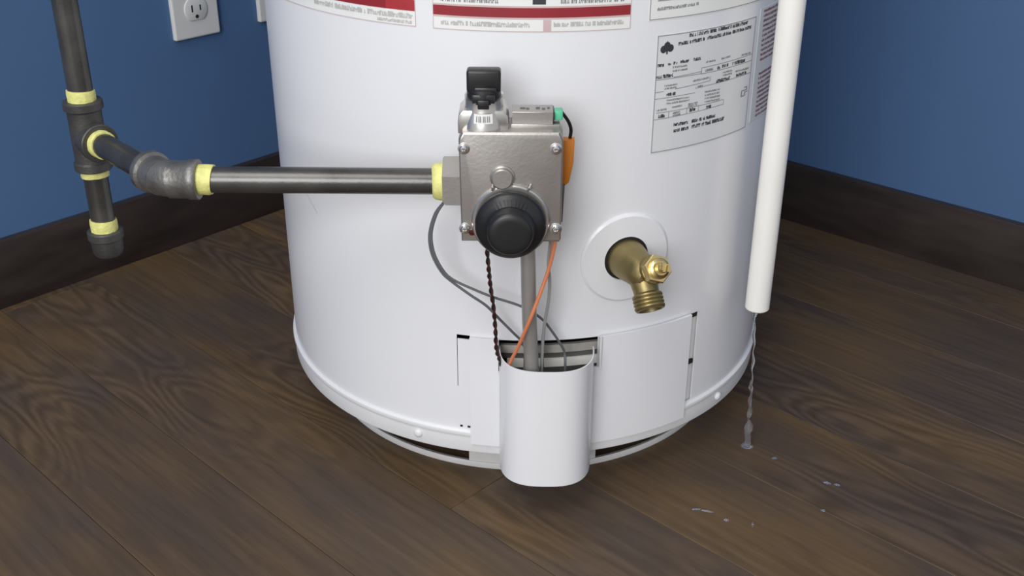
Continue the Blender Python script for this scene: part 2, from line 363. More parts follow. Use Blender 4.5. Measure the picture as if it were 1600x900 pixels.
# burner chamber behind the opening
bm = bmesh.new(); ring_lathe(bm, [(0.068, 0.2235), (0.24, 0.2235), (0.24, 0.2225), (0.068, 0.2225)], 128); link('chamber_wall', bm, 'dark', H)  # shade behind the opening and slots is put into the wall's black colour
cth = breaks(-9, 24, 1.0)
bm = bmesh.new(); sheet(bm, 0.2440, 0.2475, cth, [0.1508, 0.1520, 0.1565, 0.1590]); link('chamber_rim', bm, 'galv', H)
bm = bmesh.new(); sheet(bm, 0.2410, 0.2450, cth, [0.1438, 0.1508]); link('chamber_band', bm, 'galvd', H)
bm = bmesh.new(); sheet(bm, 0.2410, 0.2456, cth, [0.085, 0.1352]); link('chamber_door', bm, 'galvd', H)
for t0, t1 in ((-3.4, 0.1), (2.8, 3.9), (4.4, 8.7), (9.2, 15.9)):
    bm = bmesh.new(); sheet(bm, 0.2420, 0.2468, breaks(t0, t1, 1.0), [0.1356, 0.1442]); link('chamber_tab', bm, 'cream', H)
# bulging shield in front of the opening: an open-topped U of sheet metal
bm = bmesh.new(); cx, hw, yb, dep = 0.0208, 0.0424, -0.2515, 0.0460
def plan(off, n=40):
    out = []
    for i in range(n+1):
        a = math.pi*(1 - i/n); c, s = math.cos(a), math.sin(a); e = 2/2.7
        out.append((cx + (hw-off)*math.copysign(abs(c)**e, c), yb - (dep-off)*abs(s)**e))
    return out
po, pi_ = plan(0), plan(0.0011); n = len(po); zz = [0.0405, 0.0412, 0.07, 0.12, 0.1600, 0.1608]
Vo = [[bm.verts.new((x, y, z)) for x, y in po] for z in zz]; Vi = [[bm.verts.new((x, y, z)) for x, y in pi_] for z in zz]
for k in range(len(zz)-1):
    for i in range(n-1):
        bm.faces.new((Vo[k][i], Vo[k][i+1], Vo[k+1][i+1], Vo[k+1][i])); bm.faces.new((Vi[k][i], Vi[k+1][i], Vi[k+1][i+1], Vi[k][i+1]))
for k in (0, -1):
    for i in range(n-1): bm.faces.new((Vo[k][i], Vo[k][i+1], Vi[k][i+1], Vi[k][i]))
for i in (0, -1):
    for k in range(len(zz)-1): bm.faces.new((Vo[k][i], Vo[k+1][i], Vi[k+1][i], Vi[k][i]))
o = link('burner_shield', bm, 'enamel', H); o['label'] = 'white U-shaped metal shield in front of the burner opening'

# ---- labels on the jacket
def film(name, t0, t1, z0, z1, mt, parent, lift=0.0003, step=1.5):
    bm = bmesh.new(); sheet(bm, R+0.00005, R+lift, breaks(t0, t1, step), [z0, z1]); return link(name, bm, mt, parent)
def bar(bm, t0, t1, z0, z1, lift, z0b=None, z1b=None):
    k = max(1, int(abs(t1-t0)/1.5)+1); z0b = z0 if z0b is None else z0b; z1b = z1 if z1b is None else z1b; pv = None
    for i in range(k+1):
        f = i/k; a = bm.verts.new(cp(t0+(t1-t0)*f, z0+(z0b-z0)*f, R+lift)); c = bm.verts.new(cp(t0+(t1-t0)*f, z1+(z1b-z1)*f, R+lift))
        if pv: bm.faces.new((pv[0], a, c, pv[1]))
        pv = (a, c)
DEG = math.degrees(1)/R
def words(bm, t0, z0, t1, z1, h, lift, dense=0.75):
    """an unreadable line of print: upright marks of changing height"""
    t = t0; wl = 0
    while t < t1:
        wd = h*DEG*random.uniform(0.28, 0.55); f = (t-t0)/max(1e-6, t1-t0); z = z0+(z1-z0)*f
        if wl > 0 and random.random() < 0.11: t += wd*0.9; wl = 0; continue
        hh = h*random.choice((0.72, 0.85, 1.0, 1.0)); b0 = z-h/2
        kind = random.random()
        if kind < 0.45: bar(bm, t, t+wd*dense, b0, b0+hh, lift)
        elif kind < 0.75:
            bar(bm, t, t+wd*dense*0.45, b0, b0+hh, lift); bar(bm, t+wd*dense*0.45, t+wd*dense, b0+hh*0.55, b0+hh, lift)
        else:
            bar(bm, t, t+wd*dense, b0, b0+hh*0.35, lift); bar(bm, t+wd*dense*0.2, t+wd*dense*0.7, b0+hh*0.35, b0+hh, lift)
        t += wd; wl += 1
def border(bm, t0, t1, z0, z1, lift, wpx=0.0006):
    d = wpx*DEG
    bar(bm, t0, t1, z0, z0+wpx, lift); bar(bm, t0, t1, z1-wpx, z1, lift); bar(bm, t0, t0+d, z0, z1, lift); bar(bm, t1-d, t1, z0, z1, lift)

# warning label at the left
A0, A1 = -57.2, -20.0
lab = film('warning_label', A0, A1, 0.4432, 0.60, 'label', H); lab['label'] = 'white warning label with a red band, left of two'
bm = bmesh.new(); bar(bm, A0+1, A1-0.15, 0.4552, 0.4640, 0.0005); link('red_band', bm, 'red', lab, smooth=0)
bm = bmesh.new(); bar(bm, A0+1, -26.0, 0.4552, 0.4640, 0.0006); link('red_band', bm, 'redd', lab, smooth=0)
bm = bmesh.new(); border(bm, A0, A1, 0.4432, 0.60, 0.0005, 0.0005); link('border', bm, 'inkpink', lab, smooth=0)
bm = bmesh.new(); words(bm, -44, 0.4505, -21, 0.4512, 0.0042, 0.0005, 0.9); words(bm, -28, 0.4462, -21, 0.4462, 0.0026, 0.0005, 0.9); link('printed_text', bm, 'inkp', lab, smooth=0)
bm = bmesh.new()
for i in range(14): words(bm, A0+3, 0.475+0.0085*i, A1-2, 0.475+0.0085*i, 0.0035, 0.0005)
link('printed_text', bm, 'inkg', lab, smooth=0)
# warning label in the middle
B0, B1 = -16.7, 18.8
lab = film('warning_label', B0, B1, 0.4432, 0.60, 'label', H); lab['label'] = 'white warning label with a red band, above the gas valve'
bm = bmesh.new(); bar(bm, B0+0.1, B1-0.1, 0.4542, 0.4618, 0.0005); link('red_band', bm, 'redd', lab, smooth=0)
bm = bmesh.new(); bar(bm, B0+0.1, B1-0.1, 0.4529, 0.4542, 0.0005); bar(bm, B0+0.1, B1-0.1, 0.4618, 0.4632, 0.0005); border(bm, B0, B1, 0.4432, 0.60, 0.00045, 0.0005)
bar(bm, 3.0, 4.4, 0.4436, 0.4525, 0.00042); link('border', bm, 'inkpink', lab, smooth=0)
bm = bmesh.new(); words(bm, B0+1.5, 0.4487, 0.5, 0.4487, 0.0038, 0.0005, 0.9); words(bm, 4.8, 0.4490, B1-1.5, 0.4490, 0.0036, 0.0005, 0.9); link('printed_text', bm, 'inkp', lab, smooth=0)
bm = bmesh.new()
for i in range(13): words(bm, B0+1.5, 0.4668+0.0085*i, -5, 0.4668+0.0085*i, 0.0036, 0.0005); words(bm, 6, 0.4668+0.0085*i, B1-1.5, 0.4668+0.0085*i, 0.0036, 0.0005)
link('printed_text', bm, 'inkg', lab, smooth=0)
bm = bmesh.new(); bar(bm, 1.1, 3.4, 0.4645, 0.4705, 0.0006); link('printed_block', bm, 'ink', lab, smooth=0)
# outlined label above the rating label
lab = film('instruction_label', 22.4, 53.8, 0.4475, 0.60, 'label', H); lab['label'] = 'white instruction label with a thin outline, cut off by the photo'
bm = bmesh.new(); border(bm, 22.5, 53.6, 0.4482, 0.599, 0.0005, 0.0006); words(bm, 24, 0.4565, 33, 0.457, 0.0026, 0.0005)
for i in range(12): words(bm, 24, 0.464+0.0085*i, 52, 0.464+0.0085*i, 0.003, 0.0005)
link('printed_text', bm, 'inkg', lab, smooth=0)
# rating label
TXT = [(31.37,.4322,38.01,.4325,.0029,1),(38.59,.4327,43.55,.4325,.0029,1),(43.95,.4325,47.35,.4323,.0029,1),(28.98,.4265,35.28,.4272,.0029,1),(35.83,.4273,42.3,.4276,.0029,1),(42.74,.4276,48.67,.4274,.0029,1),(24.74,.4107,26.06,.4106,.0024,1),(26.96,.4108,27.56,.4108,.002,1),(28.17,.4111,28.94,.4111,.0024,1),(29.72,.4115,31.48,.4112,.0026,1),(32.8,.4114,34.39,.4112,.0026,1),(28.08,.4077,31.34,.4074,.0016,0),(28.14,.4046,31.4,.4044,.0016,0),(36.0,.4072,38.39,.4069,.0016,0),(40.12,.4069,42.54,.4072,.0016,0),(46.38,.405,49.63,.4044,.0016,0),(24.63,.4012,28.24,.4012,.003,1),(36.0,.3999,37.83,.3999,.0022,0),(39.16,.3998,39.82,.3998,.003,1),(40.51,.4002,42.14,.4001,.0026,1),(43.63,.4001,47.56,.3995,.0032,1),(40.89,.3946,43.61,.3942,.0016,0),(40.96,.392,43.7,.3916,.0016,0),(44.79,.3921,49.42,.3911,.0017,0),(26.51,.393,29.29,.3929,.0016,0),(26.56,.3907,29.18,.3905,.0016,0),(33.04,.3932,37.08,.3933,.0018,0),(39.16,.3882,43.01,.3883,.003,1),(45.19,.3885,48.58,.388,.0026,1),(27.1,.3853,28.97,.3852,.0028,1),(33.85,.3872,35.6,.3873,.0024,0),(27.19,.3804,32.32,.3799,.0016,0),(27.24,.3776,32.38,.3773,.0016,0),(28.55,.3738,30.79,.3738,.0016,0),(32.28,.3737,34.52,.3736,.0016,0),(32.33,.3718,34.56,.3717,.0016,0),(36.29,.3813,40.3,.3807,.0016,0),(36.37,.3783,40.38,.3777,.0016,0),(36.43,.3756,40.47,.3747,.0016,0),(36.51,.3727,40.56,.3717,.0016,0),(25.05,.3729,27.32,.373,.0018,0),(25.59,.3675,26.95,.3675,.003,1),(28.81,.3684,30.41,.3686,.0018,0),(28.85,.3664,30.45,.3664,.0018,0),(32.74,.3683,34.11,.3686,.0032,1),(37.02,.3676,38.14,.3676,.0032,1),(29.16,.3581,32.46,.3579,.0028,1),(33.48,.3581,39.76,.3579,.003,1),(29.26,.3527,32.73,.3528,.0028,1),(33.59,.3531,42.38,.3528,.0032,1)]
RULES = [(34.93,.4006,34.99,.3979),(34.97,.4026,50.24,.4026),(34.95,.4026,34.93,.3979),(28.4,.399,34.95,.3996),(34.99,.3975,50.4,.3968),(24.6,.3985,34.99,.3979),(28.9,.3888,37.42,.39),(24.6,.388,26.45,.3882),(37.42,.39,37.32,.3941),(24.6,.3824,33.8,.3824),(35.8,.3864,50.4,.386),(25.09,.3703,41.84,.37),(24.7,.3647,35.06,.3655),(35.06,.3655,41.97,.3658),(27.83,.3705,27.94,.3647),(32.0,.3712,32.13,.3654),(34.93,.3711,35.06,.3655),(41.84,.37,41.97,.3658)]
lab = film('rating_label', 24.4, 50.6, 0.3355, 0.4355, 'label2', H); lab['label'] = 'silver-white rating label with a black outline, tables and small print'
bm = bmesh.new(); border(bm, 24.5, 50.5, 0.3362, 0.4350, 0.0005, 0.0006); link('border', bm, 'inkg', lab, smooth=0)
bm = bmesh.new()
for t0, z0, t1, z1 in RULES:
    if abs(t1-t0) > 0.4: bar(bm, t0, t1, z0, z0+0.0005, 0.0005, z1, z1+0.0005)
    else: bar(bm, t0, t0+0.11, min(z0, z1), max(z0, z1), 0.0005)
link('table_rule', bm, 'inkg', lab, smooth=0)
bm = bmesh.new()
for t0, z0, t1, z1, h, b_ in TXT:
    if b_: words(bm, t0, z0, t1, z1, h, 0.00055, 0.86)
link('printed_text', bm, 'ink', lab, smooth=0)
bm = bmesh.new()
for t0, z0, t1, z1, h, b_ in TXT:
    if not b_: words(bm, t0, z0, t1, z1, h, 0.00055, 0.8)
link('printed_text', bm, 'inkg', lab, smooth=0)
# emblem: three lobes on a stalk
bm = bmesh.new()
for dt, dz, r_ in ((-0.72, -0.0012, 0.0031), (0.72, -0.0008, 0.0031), (0.0, 0.0016, 0.0030)):
    c = bm.verts.new(cp(26.55+dt, 0.4248+dz, R+0.0006)); rg = [bm.verts.new(cp(26.55+dt+math.cos(a)*r_*DEG, 0.4248+dz+math.sin(a)*r_, R+0.0006)) for a in [i*math.pi/9 for i in range(18)]]
    for i in range(18): bm.faces.new((c, rg[i], rg[(i+1) % 18]))
bar(bm, 26.40, 26.72, 0.4193, 0.4246, 0.00062)
q = [cp(26.55, 0.4302, R+0.00061), cp(25.95, 0.4262, R+0.00061), cp(27.15, 0.4262, R+0.00061)]; bm.faces.new([bm.verts.new(c) for c in q])
link('emblem', bm, 'ink', lab, smooth=0)
# certification mark: two angular arcs
bm = bmesh.new()
for t0, t1, z0, z1 in ((47.5, 49.6, .3716, .3725), (47.5, 47.8, .3676, .3725), (47.5, 48.6, .3668, .3677), (48.7, 49.0, .3668, .3706), (48.7, 49.9, .3698, .3706), (49.3, 49.6, .3725, .3745), (48.4, 49.6, .3742, .3750)):
    bar(bm, t0, t1, z0, z1, 0.00055)
link('certification_mark', bm, 'inkg', lab, smooth=0)
# label with brown-red lines behind the white pipe
lab = film('caution_label', 52.2, 74, 0.3385, 0.4400, 'label2', H); lab['label'] = 'label with brown-red lines of print beside the white pipe'
bm = bmesh.new()
for i in range(23):
    z = 0.4370-0.0043*i
    if i in (11, 12): continue
    words(bm, 53.6+0.04*i, z, 72-random.uniform(0, 3), z, 0.0022, 0.00055, 0.95)
link('printed_text', bm, 'inkr', lab, smooth=0)
# small scuff on the jacket
bm = bmesh.new()
for k in range(9): bar(bm, -53+0.45*k, -52.4+0.45*k, 0.2645-0.0016*k, 0.2652-0.0016*k, 0.0002, 0.2636-0.0016*k, 0.2641-0.0016*k)
link('scuff', bm, 'scuff', H, smooth=0)

# ---- drain cock with its round cover plate
ETH, EZ = 20.4, 0.2425
bm = bmesh.new(); rr = [0.0200, 0.0205, 0.0300, 0.0395, 0.0415, 0.0417]; hh = [0.0006, 0.0022, 0.0026, 0.0026, 0.0012, 0.0]
V = []
for r_, h_ in zip(rr, hh): V.append([bm.verts.new(cp(ETH+math.cos(a)*r_*DEG, EZ+math.sin(a)*r_, R+h_)) for a in [2*math.pi*i/72 for i in range(72)]])
for k in range(5):
    for i in range(72): bm.faces.new((V[k][i], V[k][(i+1) % 72], V[k+1][(i+1) % 72], V[k+1][i]))
link('cover_plate', bm, 'enamel', H, recalc=True)
n = cp(ETH, 0, 1); tg = Vector((-n.y, n.x, 0)); zv = Vector((0, 0, 1)); P0 = cp(ETH, EZ, R)
bm = bmesh.new(); lathe(bm, [(0.0002, 0.0205), (0.0012, 0.0205), (0.0012, 0.0165), (0.0006, 0.002)], P0, n, 40); link('gasket', bm, 'rubber', H)
bm = bmesh.new()
lathe(bm, [(-0.004, 0.0178), (0.004, 0.0178), (0.012, 0.0170), (0.020, 0.0156), (0.030, 0.0142), (0.039, 0.0120), (0.044, 0.0075), (0.0455, 0.001)], P0 + tg*0.0, n, 40)
dn = (n*0.64 - zv*0.76 - tg*0.02).normalized(); O0 = P0 + n*0.030 + tg*0.001
lathe(bm, [(-0.004, 0.012), (0.004, 0.0125), (0.014, 0.0112), (0.018, 0.0108), (0.0205, 0.0108)], O0, dn, 40)
sd = (n*0.86 + zv*0.48 + tg*0.02).normalized(); S0 = P0 + n*0.032 + tg*0.001 + (n*0.80 + zv*0.50 + tg*0.22).normalized()*0.019 - sd*0.019
lathe(bm, [(-0.002, 0.0118), (0.012, 0.0122), (0.016, 0.0118)], S0, sd, 40)
dv = link('drain_cock', bm, 'brass', H); dv['label'] = 'dull brass drain cock on a round white cover plate'
bm = bmesh.new(); pr = [(0.0190, 0.0106)]
for k in range(4): pr += [(0.0200+k*0.0032, 0.0123), (0.0211+k*0.0032, 0.0131), (0.0223+k*0.0032, 0.0131), (0.0232+k*0.0032, 0.0123)]
pr += [(0.0330, 0.0126), (0.0338, 0.0118), (0.0338, 0.0098), (0.026, 0.0096), (0.026, 0.0004)]
lathe(bm, pr, O0, dn, 40); link('hose_thread', bm, 'brass', dv)
bm = bmesh.new(); lathe(bm, [(0.0150, 0.0128), (0.0220, 0.0128), (0.0232, 0.0118), (0.0232, 0.004)], S0, sd, 6, hint=(0.25, 0.3, 1)); link('hex_nut', bm, 'brassb', dv, smooth=20)
bm = bmesh.new(); lathe(bm, [(0.0225, 0.0092), (0.0262, 0.0088), (0.0275, 0.0066), (0.0285, 0.0060), (0.0285, 0.0045)], S0, sd, 32); link('bonnet', bm, 'brassb', dv)
a_, c_, _ = frame_of(sd, (0.3, 0.2, 1)); bm = bmesh.new()
lathe(bm, [(0.026, 0.0046), (0.0335, 0.0044), (0.0345, 0.0036)], S0, sd, 24)
for s in (-1, 1):
    b = bmesh.new(); bmesh.ops.create_cube(b, size=1)
    for v in b.verts: v.co = S0 + sd*(0.0355 + v.co.z*0.005) + a_*(s*0.0023 + v.co.x*0.0022) + c_*(v.co.y*0.0062)
    merge(bm, b)
link('stem', bm, 'brassb', dv)

# ---- gas control valve
VX0, VX1, VZ0, VZ1, VY = -0.0499, 0.0286, 0.2960, 0.3856, -0.325
bm = bmesh.new()
poly = [(VX0+0.001, VZ0), (-0.034, VZ0), (-0.030, VZ0-0.004), (0.009, VZ0-0.004), (0.013, VZ0), (VX1-0.0015, VZ0), (VX1, VZ0+0.002), (VX1, VZ1-0.006), (VX1-0.003, VZ1), (VX0+0.003, VZ1), (VX0, VZ1-0.006)]
prism(bm, poly, VY, VY+0.031, 0.0022, 3)
prism(bm, round_rect(-0.045, 0.019, 0.303, 0.374, 0.004), VY+0.030, -0.2500)
gv = link('gas_control_valve', bm, 'zinc', H, smooth=30); gv['label'] = 'grey metal gas control valve with black dial on the front of the heater'
# six-sided inlet boss
bm = bmesh.new()
hx = [(0.0208*math.cos(math.radians(a)), 0.0208*math.sin(math.radians(a))) for a in (30, 90, 150, 210, 270, 330)]
A = [bm.verts.new((-0.0643, -0.292+y, 0.3336+z)) for y, z in hx]; B = [bm.verts.new((-0.044, -0.292+y, 0.3336+z)) for y, z in hx]
bm.faces.new(A); bm.faces.new(B)
for i in range(6): bm.faces.new((A[i], B[i], B[(i+1) % 6], A[(i+1) % 6]))
bmesh.ops.bevel(bm, geom=[e for e in bm.edges if all(v.co.x < -0.06 for v in e.verts)], offset=0.0008, segments=2, affect='EDGES')
link('inlet_boss', bm, 'zinc', gv, smooth=25)
for x, z in ((-0.0459, 0.3728), (0.0233, 0.3731), (-0.0461, 0.3074), (0.0246, 0.3078)):
    bm = bmesh.new(); lathe(bm, [(-0.001, 0.0046), (0.0004, 0.0046), (0.0006, 0.0038)], (x, VY, z), (0, -1, 0), 24)
    lathe(bm, [(0.0, 0.0034), (0.0022, 0.0034), (0.0032, 0.0026), (0.0034, 0.0014), (0.0022, 0.0010), (0.0022, 0.0002)], (x, VY, z), (0, -1, 0), 24); link('screw', bm, 'chrome', gv)
bm = bmesh.new(); lathe(bm, [(-0.001, 0.0098), (0.0014, 0.0094), (0.0022, 0.0084), (0.0048, 0.0080), (0.0055, 0.0072), (0.0055, 0.0002)], (-0.0170, VY, 0.3500), (0, -1, 0), 40); link('test_port', bm, 'zinc', gv)
bm = bmesh.new(); lathe(bm, [(-0.001, 0.0305), (0.0020, 0.0302), (0.0030, 0.0292), (0.0030, 0.0250)], (-0.0106, VY, 0.3141), (0, -1, 0), 64); link('dial_plate', bm, 'zincs', gv)
for x0, z0, x1, z1 in ((-0.0245, 0.3405, -0.0242, 0.3450), (0.0020, 0.3405, 0.0050, 0.3445)):
    bm = bmesh.new(); sweep(bm, [(x0, VY-0.0032, z0), ((x0+x1)/2, VY-0.004, (z0+z1)/2), (x1, VY-0.0005, z1)], 0.0010, 8); link('dial_stop', bm, 'zincs', gv)
KX, KZ = -0.0106, 0.3139
bm = bmesh.new()
lathe(bm, [(0.0030, 0.0230), (0.0050, 0.0262), (0.0075, 0.0274), (0.0100, 0.0272), (0.0120, 0.0258), (0.0145, 0.0220), (0.0160, 0.0196), (0.0172, 0.0186), (0.0230, 0.0177), (0.0255, 0.0172), (0.0268, 0.0164), (0.0276, 0.0150), (0.0280, 0.0110), (0.0281, 0.0003)], (KX, VY, KZ), (0, -1, 0), 72)
kn = link('temperature_dial', bm, 'black', gv, smooth=50); kn['label'] = 'round black temperature dial'
bm = bmesh.new()
for k in range(9):                                   # raised marks over the grip
    a = math.radians(90 + (k-4)*7.5); r0, r1 = 0.0188, 0.0236
    d0, d1 = 0.0168, 0.0136
    ca, sa = math.cos(a), math.sin(a); t_ = Vector((-sa, 0, ca))*(0.0007 if k % 3 else 0.0011)
    p0 = Vector((KX+r0*ca, VY-d0, KZ+r0*sa)); p1 = Vector((KX+r1*ca, VY-d1, KZ+r1*sa)); u_ = Vector((0, -0.0008, 0)) + Vector((ca, 0, sa))*0.0003
    q = [p0-t_, p0+t_, p1+t_, p1-t_]; A = [bm.verts.new(c) for c in q]; B = [bm.verts.new(c+u_) for c in q]
    bm.faces.new(A); bm.faces.new(B)
    for i in range(4): bm.faces.new((A[i], A[(i+1) % 4], B[(i+1) % 4], B[i]))
link('dial_marks', bm, 'black', gv, smooth=0)
bm = bmesh.new(); lathe(bm, [(-0.0005, 0.0032), (0.0004, 0.0030), (0.0008, 0.0022)], (-0.0405, VY, 0.3045), (0, -1, 0), 16); link('indicator_window', bm, 'led', gv)
# turret and gas cock on top
TX, TY = -0.0312, -0.3050
bm = bmesh.new()
prism(bm, [(TX-0.0195, VZ1-0.004), (TX+0.0190, VZ1-0.004), (TX+0.0190, VZ1+0.004), (TX+0.0185, 0.3955), (TX+0.0150, 0.4000), (TX-0.0155, 0.4000), (TX-0.0188, 0.3965), (TX-0.0195, VZ1+0.005)], TY-0.0125, TY+0.0165, 0.0018, 2)
b = bmesh.new(); seg = 48; rows = []
for kz, (z, r_) in enumerate([(VZ1, 0.0178), (0.3900, 0.0172), (0.3945, 0.0160), (0.3990, 0.0149), (0.4045, 0.0146), (None, 0.0146), (None, 0.0130), (0.3960, 0.0130)]):
    rg = []
    for i in range(seg):
        a = 2*math.pi*i/seg; fr = -math.sin(a)          # 1 at the front
        zt = 0.4092 - 0.0042*max(0, fr)**1.2 - (0.0022 if fr > 0.93 else 0)
        rg.append(b.verts.new((TX+r_*math.cos(a), TY+r_*math.sin(a), z if z else zt)))
    rows.append(rg)
for k in range(len(rows)-1):
    for i in range(seg): b.faces.new((rows[k][i], rows[k][(i+1) % seg], rows[k+1][(i+1) % seg], rows[k+1][i]))
b.faces.new(rows[0]); b.faces.new(rows[-1]); merge(bm, b)
tu = link('turret', bm, 'zincs', gv, smooth=40)
bm = bmesh.new()
lathe(bm, [(0.3945, 0.0128), (0.4100, 0.0130), (0.4128, 0.0126), (0.4140, 0.0112)], (TX, TY, 0), (0, 0, 1), 40)
box(bm, TX-0.0128, TX+0.0128, TY-0.0062, TY+0.0066, 0.4110, 0.4285, 0.0022, 3)
box(bm, TX-0.0070, TX+0.0095, TY-0.0100, TY-0.0050, 0.4120, 0.4165, 0.0012, 2)
box(bm, TX-0.0043, TX+0.0043, TY-0.0156, TY-0.0090, 0.4015, 0.4085, 0.0008, 2)
box(bm, TX-0.0085, TX+0.0085, TY-0.0128, TY-0.0050, 0.4040, 0.4120, 0.0015, 2)
o = link('gas_knob', bm, 'black', gv, smooth=40); o['label'] = 'black gas on-off knob with a bar grip'
def turret_r(z): return 0.0178 if z < 0.39 else (0.0172 if z < 0.3915 else 0.0166)
bm = bmesh.new()
def tq(bm, a0, a1, z0, z1, lift):
    k = 6; pv = None
    for i in range(k+1):
        a = math.radians(a0+(a1-a0)*i/k); c0, c1 = (0.01745+lift), (0.01555+lift)
        p = bm.verts.new((TX+0.0176*math.sin(a)*1.0, TY-0.0176*math.cos(a)-lift, z0)); q = bm.verts.new((TX+0.0168*math.sin(a), TY-0.0168*math.cos(a)-lift, z1))
        if pv: bm.faces.new((pv[0], p, q, pv[1]))
        pv = (p, q)
tq(bm, -24, 24, 0.3912, 0.3985, 0.0006); sk = link('knob_sticker', bm, 'label', gv, smooth=0)
bm = bmesh.new()
for a0 in (-18, -12, -8, -1, 3, 9, 14): tq(bm, a0, a0+2.6, 0.3926, 0.3970, 0.0009)
link('printed_text', bm, 'inkg', gv, smooth=0)
# igniter box on top right
bm = bmesh.new(); box(bm, -0.0108, 0.0262, TY-0.0080, TY+0.0080, VZ1-0.001, VZ1+0.0024, 0.0006); link('mount_strip', bm, 'zinc', gv)
bm = bmesh.new(); box(bm, -0.0100, 0.0210, TY-0.0082, TY+0.0100, VZ1+0.0022, VZ1+0.0122, 0.0005); ib = link('connector_box', bm, 'zinc', gv, smooth=20)
bm = bmesh.new()
for x0, x1, y0, y1 in ((-0.004, 0.000, -.001, .002), (0.0005, 0.003, -.002, .001), (0.008, 0.011, -.001, .003), (0.0125, 0.015, -.002, .001), (0.0165, 0.0185, .000, .003)):
    box(bm, x0, x1, TY+y0, TY+y1, VZ1+0.0120, VZ1+0.0126)
link('stamped_mark', bm, 'galvd', gv, smooth=0)
bm = bmesh.new(); box(bm, 0.0203, 0.0218, TY-0.0078, TY+0.0090, VZ1+0.0026, VZ1+0.0118, 0.0004); link('box_end', bm, 'black', gv)
bm = bmesh.new(); box(bm, 0.0216, 0.0284, TY-0.0045, TY+0.0055, VZ1+0.0042, VZ1+0.0118, 0.0012); o = link('plug', bm, 'green', gv); o['label'] = 'green plug'
bm = bmesh.new(); P = spline([(0.0275, -0.303, 0.3945), (0.0308, -0.300, 0.3895), (0.0338, -0.296, 0.3835), (0.0355, -0.292, 0.3765), (0.0350, -0.289, 0.3690)])
sweep(bm, P, 0.0014, 8); o = link('wire', bm, 'wblack', gv); o['label'] = 'short black wire from the green plug'
bm = bmesh.new(); prism(bm, [(0.0292, 0.3690), (0.0385, 0.3690), (0.0380, 0.3500), (0.0350, 0.3340), (0.0318, 0.3310), (0.0292, 0.3330)], -0.2945, -0.2860, 0.0010); o = link('side_flap', bm, 'orange', gv); o['label'] = 'orange plastic flap at the right of the valve'
bm = bmesh.new(); prism(bm, [(0.0282, 0.333), (0.0318, 0.333), (0.0305, 0.300), (0.0282, 0.300)], -0.2950, -0.2860, 0.0006); link('side_bracket', bm, 'galvd', gv)
# feed tube and wires from the valve down to the burner
bm = bmesh.new(); sweep(bm, spline([(0.0012, -0.300, 0.300), (0.0032, -0.2985, 0.271), (0.0042, -0.294, 0.2338), (0.0056, -0.287, 0.194), (0.0070, -0.282, 0.1658), (0.0078, -0.279, 0.1379), (0.0080, -0.270, 0.112), (0.0080, -0.245, 0.100)]), 0.0063, 20)
o = link('burner_feed_tube', bm, 'tube', H); o['label'] = 'grey metal tube from valve to burner'
bm = bmesh.new(); lathe(bm, [(0, 0.0074), (0.022, 0.0074), (0.023, 0.0066)], (0.0079, -0.2785, 0.1335), (-0.03, -0.105, 0.99), 24); link('tube_nut', bm, 'galvd', o)
def wire(pts, r, mt, lab, n=8):
    bm = bmesh.new(); sweep(bm, spline(pts, n), r, 8); o = link('wire', bm, mt, H); o['label'] = lab; return o
wire([(-.0600,-.287,.3180),(-.0645,-.289,.3142),(-.071,-.288,.3032),(-.0759,-.285,.2848),(-.0745,-.283,.2666),(-.0677,-.281,.2498),(-.0594,-.28,.2404),(-.0424,-.278,.2305),(-.0262,-.2775,.2231),(-.0017,-.276,.2134),(.0149,-.272,.2002),(.0246,-.268,.1855),(.0329,-.262,.1687),(.0368,-.258,.1574),(.0375,-.262,.1445),(.0375,-.262,.125)], 0.00115, 'wgrey', 'grey wire looping left of the valve and behind the tube')
wire([(-.0610,-.285,.3170),(-.0657,-.287,.3123),(-.0727,-.287,.3022),(-.0776,-.284,.2832),(-.0762,-.282,.2649),(-.0689,-.28,.2475),(-.0606,-.279,.2381),(-.0452,-.277,.2245),(-.0318,-.275,.2132),(-.0199,-.271,.1974),(-.0083,-.266,.1815),(-.0021,-.2605,.1711),(.0026,-.257,.1565),(.003,-.257,.130)], 0.00120, 'wgrey', 'grey wire looping left of the valve into the opening')
BW = spline([(-.0304,-.300,.2960),(-.0304,-.2995,.2835),(-.0292,-.295,.261),(-.0279,-.29,.2409),(-.0255,-.285,.2173),(-.0241,-.2795,.1924),(-.0233,-.2745,.1693),(-.0190,-.271,.152),(-.0150,-.270,.130)], 14)
def twist(ph, turns=11, rad=0.0010):
    out = []; n = len(BW)
    for i, p in enumerate(BW):
        d = (BW[min(i+1, n-1)]-BW[max(i-1, 0)]).normalized(); a, c, _ = frame_of(d, (0, 1, 0)); an = ph+2*math.pi*turns*i/n
        out.append(p + (a*math.cos(an)+c*math.sin(an))*rad)
    return out
for ph, mt, lb in ((0, 'wblack', 'black wire of the twisted pair'), (math.pi, 'wred', 'dark red wire of the twisted pair')):
    bm = bmesh.new(); sweep(bm, twist(ph), 0.0010, 8); o = link('wire', bm, mt, H); o['label'] = lb
wire([(.0251,-.302,.2985),(.0251,-.302,.2894),(.0233,-.302,.2764),(.019,-.302,.2573),(.0114,-.3045,.2342),(.0043,-.3035,.2126),(-.0042,-.2915,.183),(-.0097,-.284,.1662),(-.0125,-.279,.1535),(-.013,-.275,.130)], 0.0016, 'worange', 'orange wire crossing in front of the metal tube')
wire([(.0215,-.300,.2980),(.0211,-.3,.2851),(.0199,-.297,.2654),(.0214,-.292,.2454),(.0208,-.288,.2254),(.0181,-.282,.2007),(.0168,-.277,.1784),(.0163,-.2735,.1436),(.0163,-.272,.125)], 0.0014, 'wlgrey', 'pale grey wire right of the metal tube')
